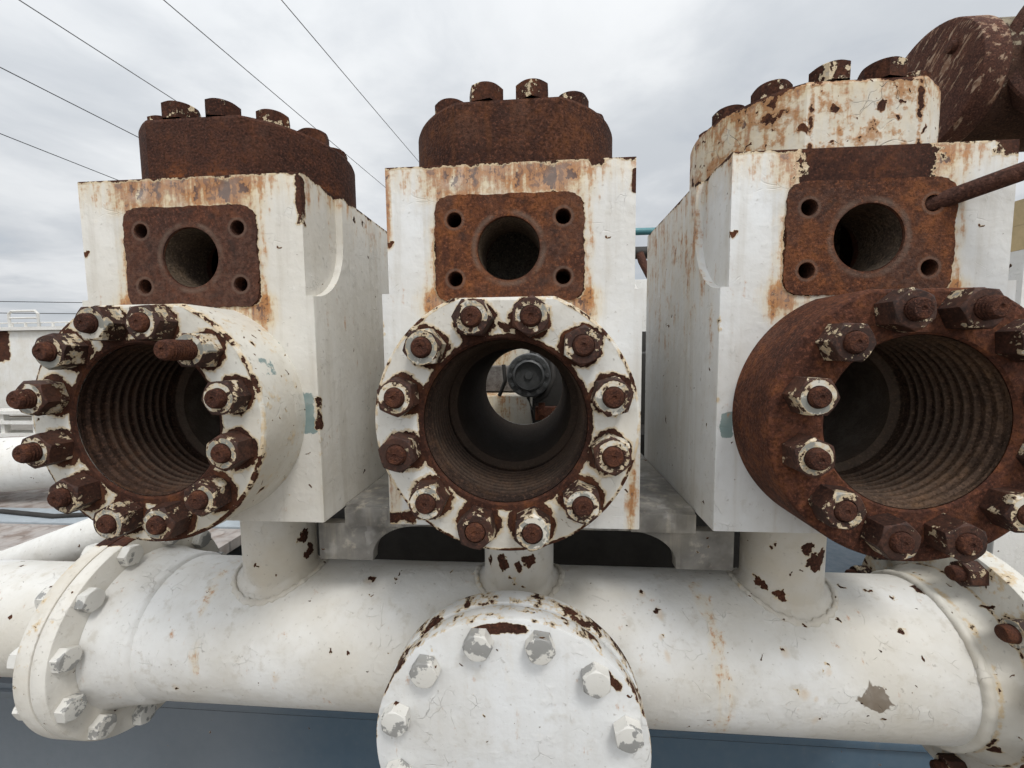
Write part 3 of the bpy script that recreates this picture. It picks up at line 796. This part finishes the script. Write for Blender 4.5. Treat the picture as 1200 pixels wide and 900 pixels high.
td3 = MB().box((-4.5, 1.063, -.47), (-1.10, 2.6, -.432)).build('plate_deck', tmat, None, 30); tag(td3, 'grey checker plate deck beyond the strip', 'deck', kind='structure')
ground = MB().add([(-400, -400, -1.6), (400, -400, -1.6), (400, 400, -1.6), (-400, 400, -1.6)], [[0, 1, 2, 3]]).build('ground', plain('gravel', (.20, .18, .155), .95, .5, 3, bump=.01), None, 0)
tag(ground, 'pale dusty gravel yard', 'ground', kind='structure')

# ------------------------------------------------------------------ rust brown vessel at upper right
M['vessel'] = rust_mat('vessel_rust', dark=(.050, .0235, .0175), mid=(.090, .040, .027), orange=(.18, .08, .04), amount=.15)
def vcap(g, P, Pn, c):
    V = Pn.vmul((1, 1, 1)); x, y, z = P.xyz()
    st = comb(g, x, (y+z)*.9, (z-y)*.25)
    f = (st.noise(70, 4, .6)+(Pn.noise(9, 3)-.5)*.35)
    return mix(g, f.sm(.54, .61)*.8*y.sm(-.13, -.05, 1, 1), c, mix(g, Pn.noise(60, 3).sm(.4, .6), (.24, .135, .085), (.42, .30, .21)))
M['vessel_cap'] = rust_mat('vessel_cap_rust', dark=(.058, .026, .019), mid=(.110, .047, .031), orange=(.18, .08, .04), amount=.12, extra=vcap, relief=.45)
def vsh(g, P, Pn, c):
    x, y, z = P.xyz()
    f = (Pn.noise(40, 5, .65)+z.sm(-.05, .10, -.14, .10)).sm(.50, .58)
    return mix(g, f*.8, c, mix(g, Pn.noise(25, 3).sm(.4, .6), (.22, .19, .14), (.34, .29, .20)))
M['vessel_shell'] = rust_mat('vessel_shell_rust', dark=(.036, .019, .013), mid=(.062, .030, .020), orange=(.16, .08, .035), amount=.12, extra=vsh)
VX, VY, VZ, VR = 1.0, .60, .885, .14
vs = empty('pressure_vessel', (VX, VY, VZ), 'rust brown round pressure vessel lying above the right pump block', 'vessel')
MB().lathe([(VR, .02), (VR, 1.0)], (0, 0, 0), (1, 0, 0), 96, False, True).build('shell', M['vessel_shell'], vs, 40)
MB().lathe([(.01, .0), (VR*.90, .0), (VR*.96, .001), (VR+.004, .004), (VR+.006, .008), (VR+.006, .055), (VR+.003, .060), (VR, .062)], (0, 0, 0), (1, 0, 0), 96, True, False).build('end_cap', M['vessel_cap'], vs, 35)
MB().lathe([(.014, -.002), (.014, .0), (.012, .012), (.004, .014)], (-.0, -.075, .06), (-1, 0, 0), 20, False, True).build('plug', M['vessel'], vs, 30)
FA = Vector((-.50, -.86, .02)).normalized(); FO = Vector((1.205-VX, .40-VY, .892-VZ)); q = Vector((0, 0, 1)).rotation_difference(FA).to_matrix().to_4x4()
vf = MB().lathe([(.10, -.20), (.10, -.045), (.161, -.042), (.166, -.037), (.166, .004), (.162, .008), (.146, .008), (.143, -.006), (.068, -.006), (.066, -.04), (.02, -.042)], FO, FA, 96, True, True).build('nozzle_flange', M['vessel'], vs, 30)
vb = None
for k in range(8):
    a = math.radians(12+45*k)
    o = link_data('bolt', vb.data if vb else hex_mesh(.030, .024), None if vb else M['cap_bolt'], vf, 0 if vb else 30); vb = vb or o
    o.matrix_local = Matrix.Translation(FO) @ q @ Matrix.Translation((.116*math.cos(a), .116*math.sin(a), -.0062))
# rod stuck into the right block's upper right hole
A = Vector((S+.0738, .012, ZP+.0395)); B = Vector((.5896, -.0457, .4496)); dr = (B-Vector((S+.0738, 0, ZP+.0395))).normalized()
rod = MB().tube([A, A+dr*.02, A+dr*.06, A+dr*.16, A+dr*.30], .0105, 28).build('steel_rod', M['vessel'], None, 40)
tag(rod, 'rust brown bar stuck in the bolt hole of the right outlet pad', 'rod')

# ------------------------------------------------------------------ between middle and right block, far behind
M['teal'] = plain('teal_paint', (.07, .22, .24), .5, .3)
hr = MB().tube([(-.3, 1.5, .812), (1.2, 1.5, .812)], .017, 12)
hr = hr.build('guard_rail', M['teal'], None, 40); tag(hr, 'teal guard rail seen in the gap right of the middle block', 'rail')
cb = MB().tube([(.05, .86, .571), (.9, .86, .571)], .020, 16).build('cross_pipe', M['dark'], None, 40); tag(cb, 'dark cross pipe below the teal rail in the block gap', 'pipe')
lv = MB()
lv.tube([(.353, .80, .555), (.358, .79, .53), (.375, .76, .475)], [.012, .013, .011], 10)
lv = lv.build('lever', M['vessel'], None, 40); tag(lv, 'rusty lever hanging below the dark cross pipe', 'lever')
M['bg_white'] = paint_mat('far_white_paint', lambda g, P, Pn, x, y, z, nb, nf: nb*0+.02, None, chips=.4, base=(.70, .69, .66), crack=.1, streaks=.15, dirt=.25)
wp = MB().box((.0, 2.2, -.4), (1.6, 2.26, .70)).build('far_enclosure', M['bg_white'], None, 30, bevel=.005); tag(wp, 'white enclosure far behind the gap between middle and right blocks', 'enclosure')

# ------------------------------------------------------------------ right edge
rw_ = empty('equipment_cabinet', (1.185, .52, -.42), 'white equipment cabinet with a tan band at the right edge', 'cabinet')
MB().box((0, 0, 0), (.9, .6, .9)).box((-.02, -.006, .0), (.9, -.0005, .40)).build('housing', M['bg_white'], rw_, 30, bevel=.004)
MB().box((.002, -.004, .96), (.9, .6, 1.02)).box((.002, -.004, .9005), (.9, .6, .9595)).build('band', plain('tan_paint', (.56, .42, .22), .5, .3), rw_, 30)

# ------------------------------------------------------------------ left background
wt = empty('white_tank', (-2.6, 1.45, -.42), 'white horizontal tank lying on the deck behind the left flange', 'tank')
MB().lathe([(.02, .0), (.10, .012), (.145, .04), (.155, .07), (.155, -.0)][2:4]+[(.155, .10), (.155, .9)], (-1.2, 0, .19), (1, -.05, .02), 64).build('shell', M['bg_white'], wt, 40)
dg_ = MB().tube([(-2.3, .52, -.46), (-1.45, .42, -.337), (-1.10, .40, -.210), (-1.0, .40, -.17)], .050, 36)
dg_ = dg_.build('slanted_pipe', M['bg_white'], None, 40); tag(dg_, 'slim white pipe slanting up across the deck at left', 'pipe')
dg2 = MB().tube([(-4.2, 1.15, -.32), (-2.45, 1.18, -.262), (-1.60, 1.30, -.20)], .128, 40).build('wide_pipe', M['bg_white'], None, 40)
tag(dg2, 'wide white pipe crossing the deck behind the left flange', 'pipe')
bpy.data.objects.remove(wt.children[0]); bpy.data.objects.remove(wt)
cbx = empty('site_cabin', (-9.0, 5.0, -1.6), 'white metal cabin with rusty patches and a roof rail far left', 'cabin')
M['cabin'] = paint_mat('cabin_paint', lambda g, P, Pn, x, y, z, nb, nf: rect_in(x, z, 1.02, 2.0, .10, .14, .2)*.9, None, chips=.2, base=(.66, .65, .62), dirt=.4, crack=0, fine=.12, streaks=.2)
MB().box((-1.5, 0, .95), (2.4, 2.5, 2.22)).build('wall', M['cabin'], cbx, 30, bevel=.02)
MB().box((-1.6, -.06, 2.22), (2.5, 2.6, 2.27)).build('roof', M['bg_white'], cbx, 30)
MB().box((-1.5, .02, .93), (1.4, .06, 1.10)).build('skirt', plain('tan_skirt', (.25, .21, .16), .8, .4), cbx, 30)
rl = MB()
rl.tube([(1.25, -.02, 2.27), (1.25, -.02, 2.46), (1.30, -.02, 2.50), (1.68, -.02, 2.50), (1.72, -.02, 2.46), (1.72, -.02, 2.27)], .018, 8).tube([(1.26, -.02, 2.40), (1.71, -.02, 2.40)], .014, 8)
rl.build('roof_rail', M['bg_white'], cbx, 40)
ft = MB()
for i in range(9): ft.tube([(.6+.22*i, 0, 2.27), (.6+.22*i, 0, 2.34)], .016, 6)
ft.tube([(.3, 0, 2.33), (2.5, 0, 2.33)], .010, 6)
ft.build('roof_stud_row', M['bg_white'], cbx, 40)
sp_ = empty('step_frame', (-7.0, 4.6, -1.6), 'white slatted step frame below the cabin wall at far left', 'steps')
s_ = MB()
for zz in (.72, .90, 1.04): s_.box((-.9, 0, zz), (.55, .3, zz+.045))
for xx in (-.6, -.1, .4): s_.box((xx, .05, 0), (xx+.06, .12, 1.04))
s_.build('frame', M['bg_white'], sp_, 30)
hs = MB().tube([(-2.9, .98, -.418), (-2.6, .94, -.418), (-2.3, 1.0, -.418), (-2.0, .96, -.418), (-1.7, 1.02, -.418)], .010, 10).build('black_hose', M['dark'], None, 40); tag(hs, 'thin black hose lying along the pale deck strip at left', 'hose')
bw = empty('side_bin', (-1.0, .80, -.62), 'white painted steel bin seen between the left neck and the flange', 'bin')
MB().box((-.05, 0, 0), (.42, .5, .50)).build('bin_body', M['bg_white'], bw, 30, bevel=.006)
MB().tube([(.05, -.01, .42), (.12, -.02, .45), (.2, -.01, .435), (.3, -.015, .455)], .005, 8).build('cable', M['dark'], bw, 40)

# wires: overhead lines run away from the camera, about six metres up
M['wire_pale'] = plain('wire_grey', (.16, .165, .17), .7, .2)
M['wire'] = plain('wire_black', (.045, .047, .05), .7, .2)
wl = ['lowest overhead wire, ending behind the left block corner', 'overhead wire second from the left, ending at the brown cover', 'overhead wire passing over the left brown cover bolts',
      'overhead wire running down to the gap left of the middle block', 'overhead wire farthest right, ending at the middle cover']
for (x0, x1, zz, r, lb) in ((-14.0, -13.3, 6.0, .014, wl[0]), (-10.95, -9.5, 6.0, .013, wl[1]), (-8.62, -6.9, 6.0, .0115, wl[2]), (-6.49, -3.9, 6.0, .0105, wl[3]), (-4.63, -2.0, 6.0, .010, wl[4])):
    pts = []
    for i in range(41):
        yy = 1.0+30*i/40
        xw = x0+(x1-x0)*i/40
        pts.append((xw, yy, zz-.10*math.sin(PI*i/40)))
    o = MB().tube(pts, r*.78, 6).build('overhead_wire', M['wire' if x0 < -10 else 'wire_pale'], None, 40)
    tag(o, lb, 'wire', 'overhead wires')
for (z0, lb) in ((1.50, 'upper thin fence wire above the far left cabin'), (1.24, 'lower thin fence wire above the far left cabin')):
    pts = [(-16, 7.0, z0), (-10.5, 8.6, z0-.02), (-6, 10, z0-.05)]
    o = MB().tube(pts, .009, 6).build('fence_wire', M['wire'], None, 40); tag(o, lb, 'wire', 'fence wires')

# ------------------------------------------------------------------ camera
C = [0.0472, -0.5765, 0.2532, -0.0772, 0.0807, -0.0107, 486.953]
yw, pt, rl_ = C[3:6]
fw = Vector((math.sin(yw)*math.cos(pt), math.cos(yw)*math.cos(pt), -math.sin(pt))); rt = Vector((math.cos(yw), -math.sin(yw), 0)); up = rt.cross(fw)
r2 = math.cos(rl_)*rt+math.sin(rl_)*up; u2 = -math.sin(rl_)*rt+math.cos(rl_)*up
cam = bpy.data.cameras.new('camera'); co = bpy.data.objects.new('camera', cam); COL.objects.link(co)
cam.sensor_fit = 'HORIZONTAL'; cam.sensor_width = 36; cam.lens = C[6]/1200*36
cam.clip_start = .02; cam.clip_end = 2000
mw = Matrix.Identity(4)
for i in range(3): mw[i][0] = r2[i]; mw[i][1] = u2[i]; mw[i][2] = -fw[i]; mw[i][3] = C[i]
co.matrix_world = mw; scene.camera = co
scene.cycles.max_bounces = 6; scene.cycles.diffuse_bounces = 4; scene.cycles.glossy_bounces = 2
scene.cycles.use_adaptive_sampling = True; scene.cycles.adaptive_threshold = .03

# ------------------------------------------------------------------ sky and light
w = bpy.data.worlds.new('World'); scene.world = w; w.use_nodes = True
nt = w.node_tree; nt.nodes.clear()
class GW(G):
    def __init__(s, t): s.t = t
gw_ = GW(nt)
out = nt.nodes.new('ShaderNodeOutputWorld')
SUN_EL, SUN_AZ = math.radians(57), math.radians(150)       # azimuth from +Y towards +X: behind the camera, to its right
sky = nt.nodes.new('ShaderNodeTexSky'); sky.sky_type = 'NISHITA'; sky.sun_disc = False; sky.sun_elevation = SUN_EL; sky.sun_rotation = SUN_AZ
bg1 = nt.nodes.new('ShaderNodeBackground'); bg1.inputs[1].default_value = .08
nt.links.new(sky.outputs[0], bg1.inputs[0])
D = E(gw_, nt.nodes.new('ShaderNodeTexCoord').outputs['Generated'])
dx, dy, dz = D.xyz()
h = dz.mx(0.0)+.16
Q = comb(gw_, dx/h, dy/h, 0.0*dz)
Qw = warp(gw_, Q, .9, .5).vadd((3.1, 1.7, 0.0))
n1 = Qw.noise(.7, 7, .55); n2 = Qw.noise(2.3, 7, .55)
cl = n1*.65+n2*.35
ccol = mix(gw_, cl.sm(.40, .60), (.71, .75, .80), (1.0, 1.025, 1.05))
ccol = mix(gw_, n2.sm(.56, .74)*.3*(1-cl.sm(.5, .7)), ccol, (.55, .585, .635))
over = dz.sm(.0, 1.0, .92, 1.55, 'LINEAR')*dx.sm(-.9, .2, 1.10, 1.0)                   # an overcast sky is brightest overhead
back = dy.sm(-.9, .35, 1.55, .93)
bg2 = nt.nodes.new('ShaderNodeBackground'); gw_.link(ccol, bg2.inputs[0]); gw_.link(over*back*.67, bg2.inputs[1])
mx_ = nt.nodes.new('ShaderNodeMixShader')
gw_.link((cl+(n2-.5)*.3+dz.sm(0, .35, -.03, .07)).sm(.34, .46, .86, 1.0), mx_.inputs[0])
nt.links.new(bg1.outputs[0], mx_.inputs[1]); nt.links.new(bg2.outputs[0], mx_.inputs[2]); nt.links.new(mx_.outputs[0], out.inputs[0])
sl = bpy.data.lights.new('sun', 'SUN'); sl.energy = 1.5; sl.angle = math.radians(16); sl.color = (1.0, .98, .945)
so = bpy.data.objects.new('sun', sl); COL.objects.link(so)
sd = Vector((math.sin(SUN_AZ)*math.cos(SUN_EL), math.cos(SUN_AZ)*math.cos(SUN_EL), math.sin(SUN_EL)))
so.rotation_euler = sd.to_track_quat('Z', 'Y').to_euler(); so.location = (0, -5, 8)
vs_ = scene.view_settings; vs_.view_transform = 'Standard'; vs_.look = 'None'; vs_.gamma = 1; vs_.exposure = .20; vs_.use_curve_mapping = False
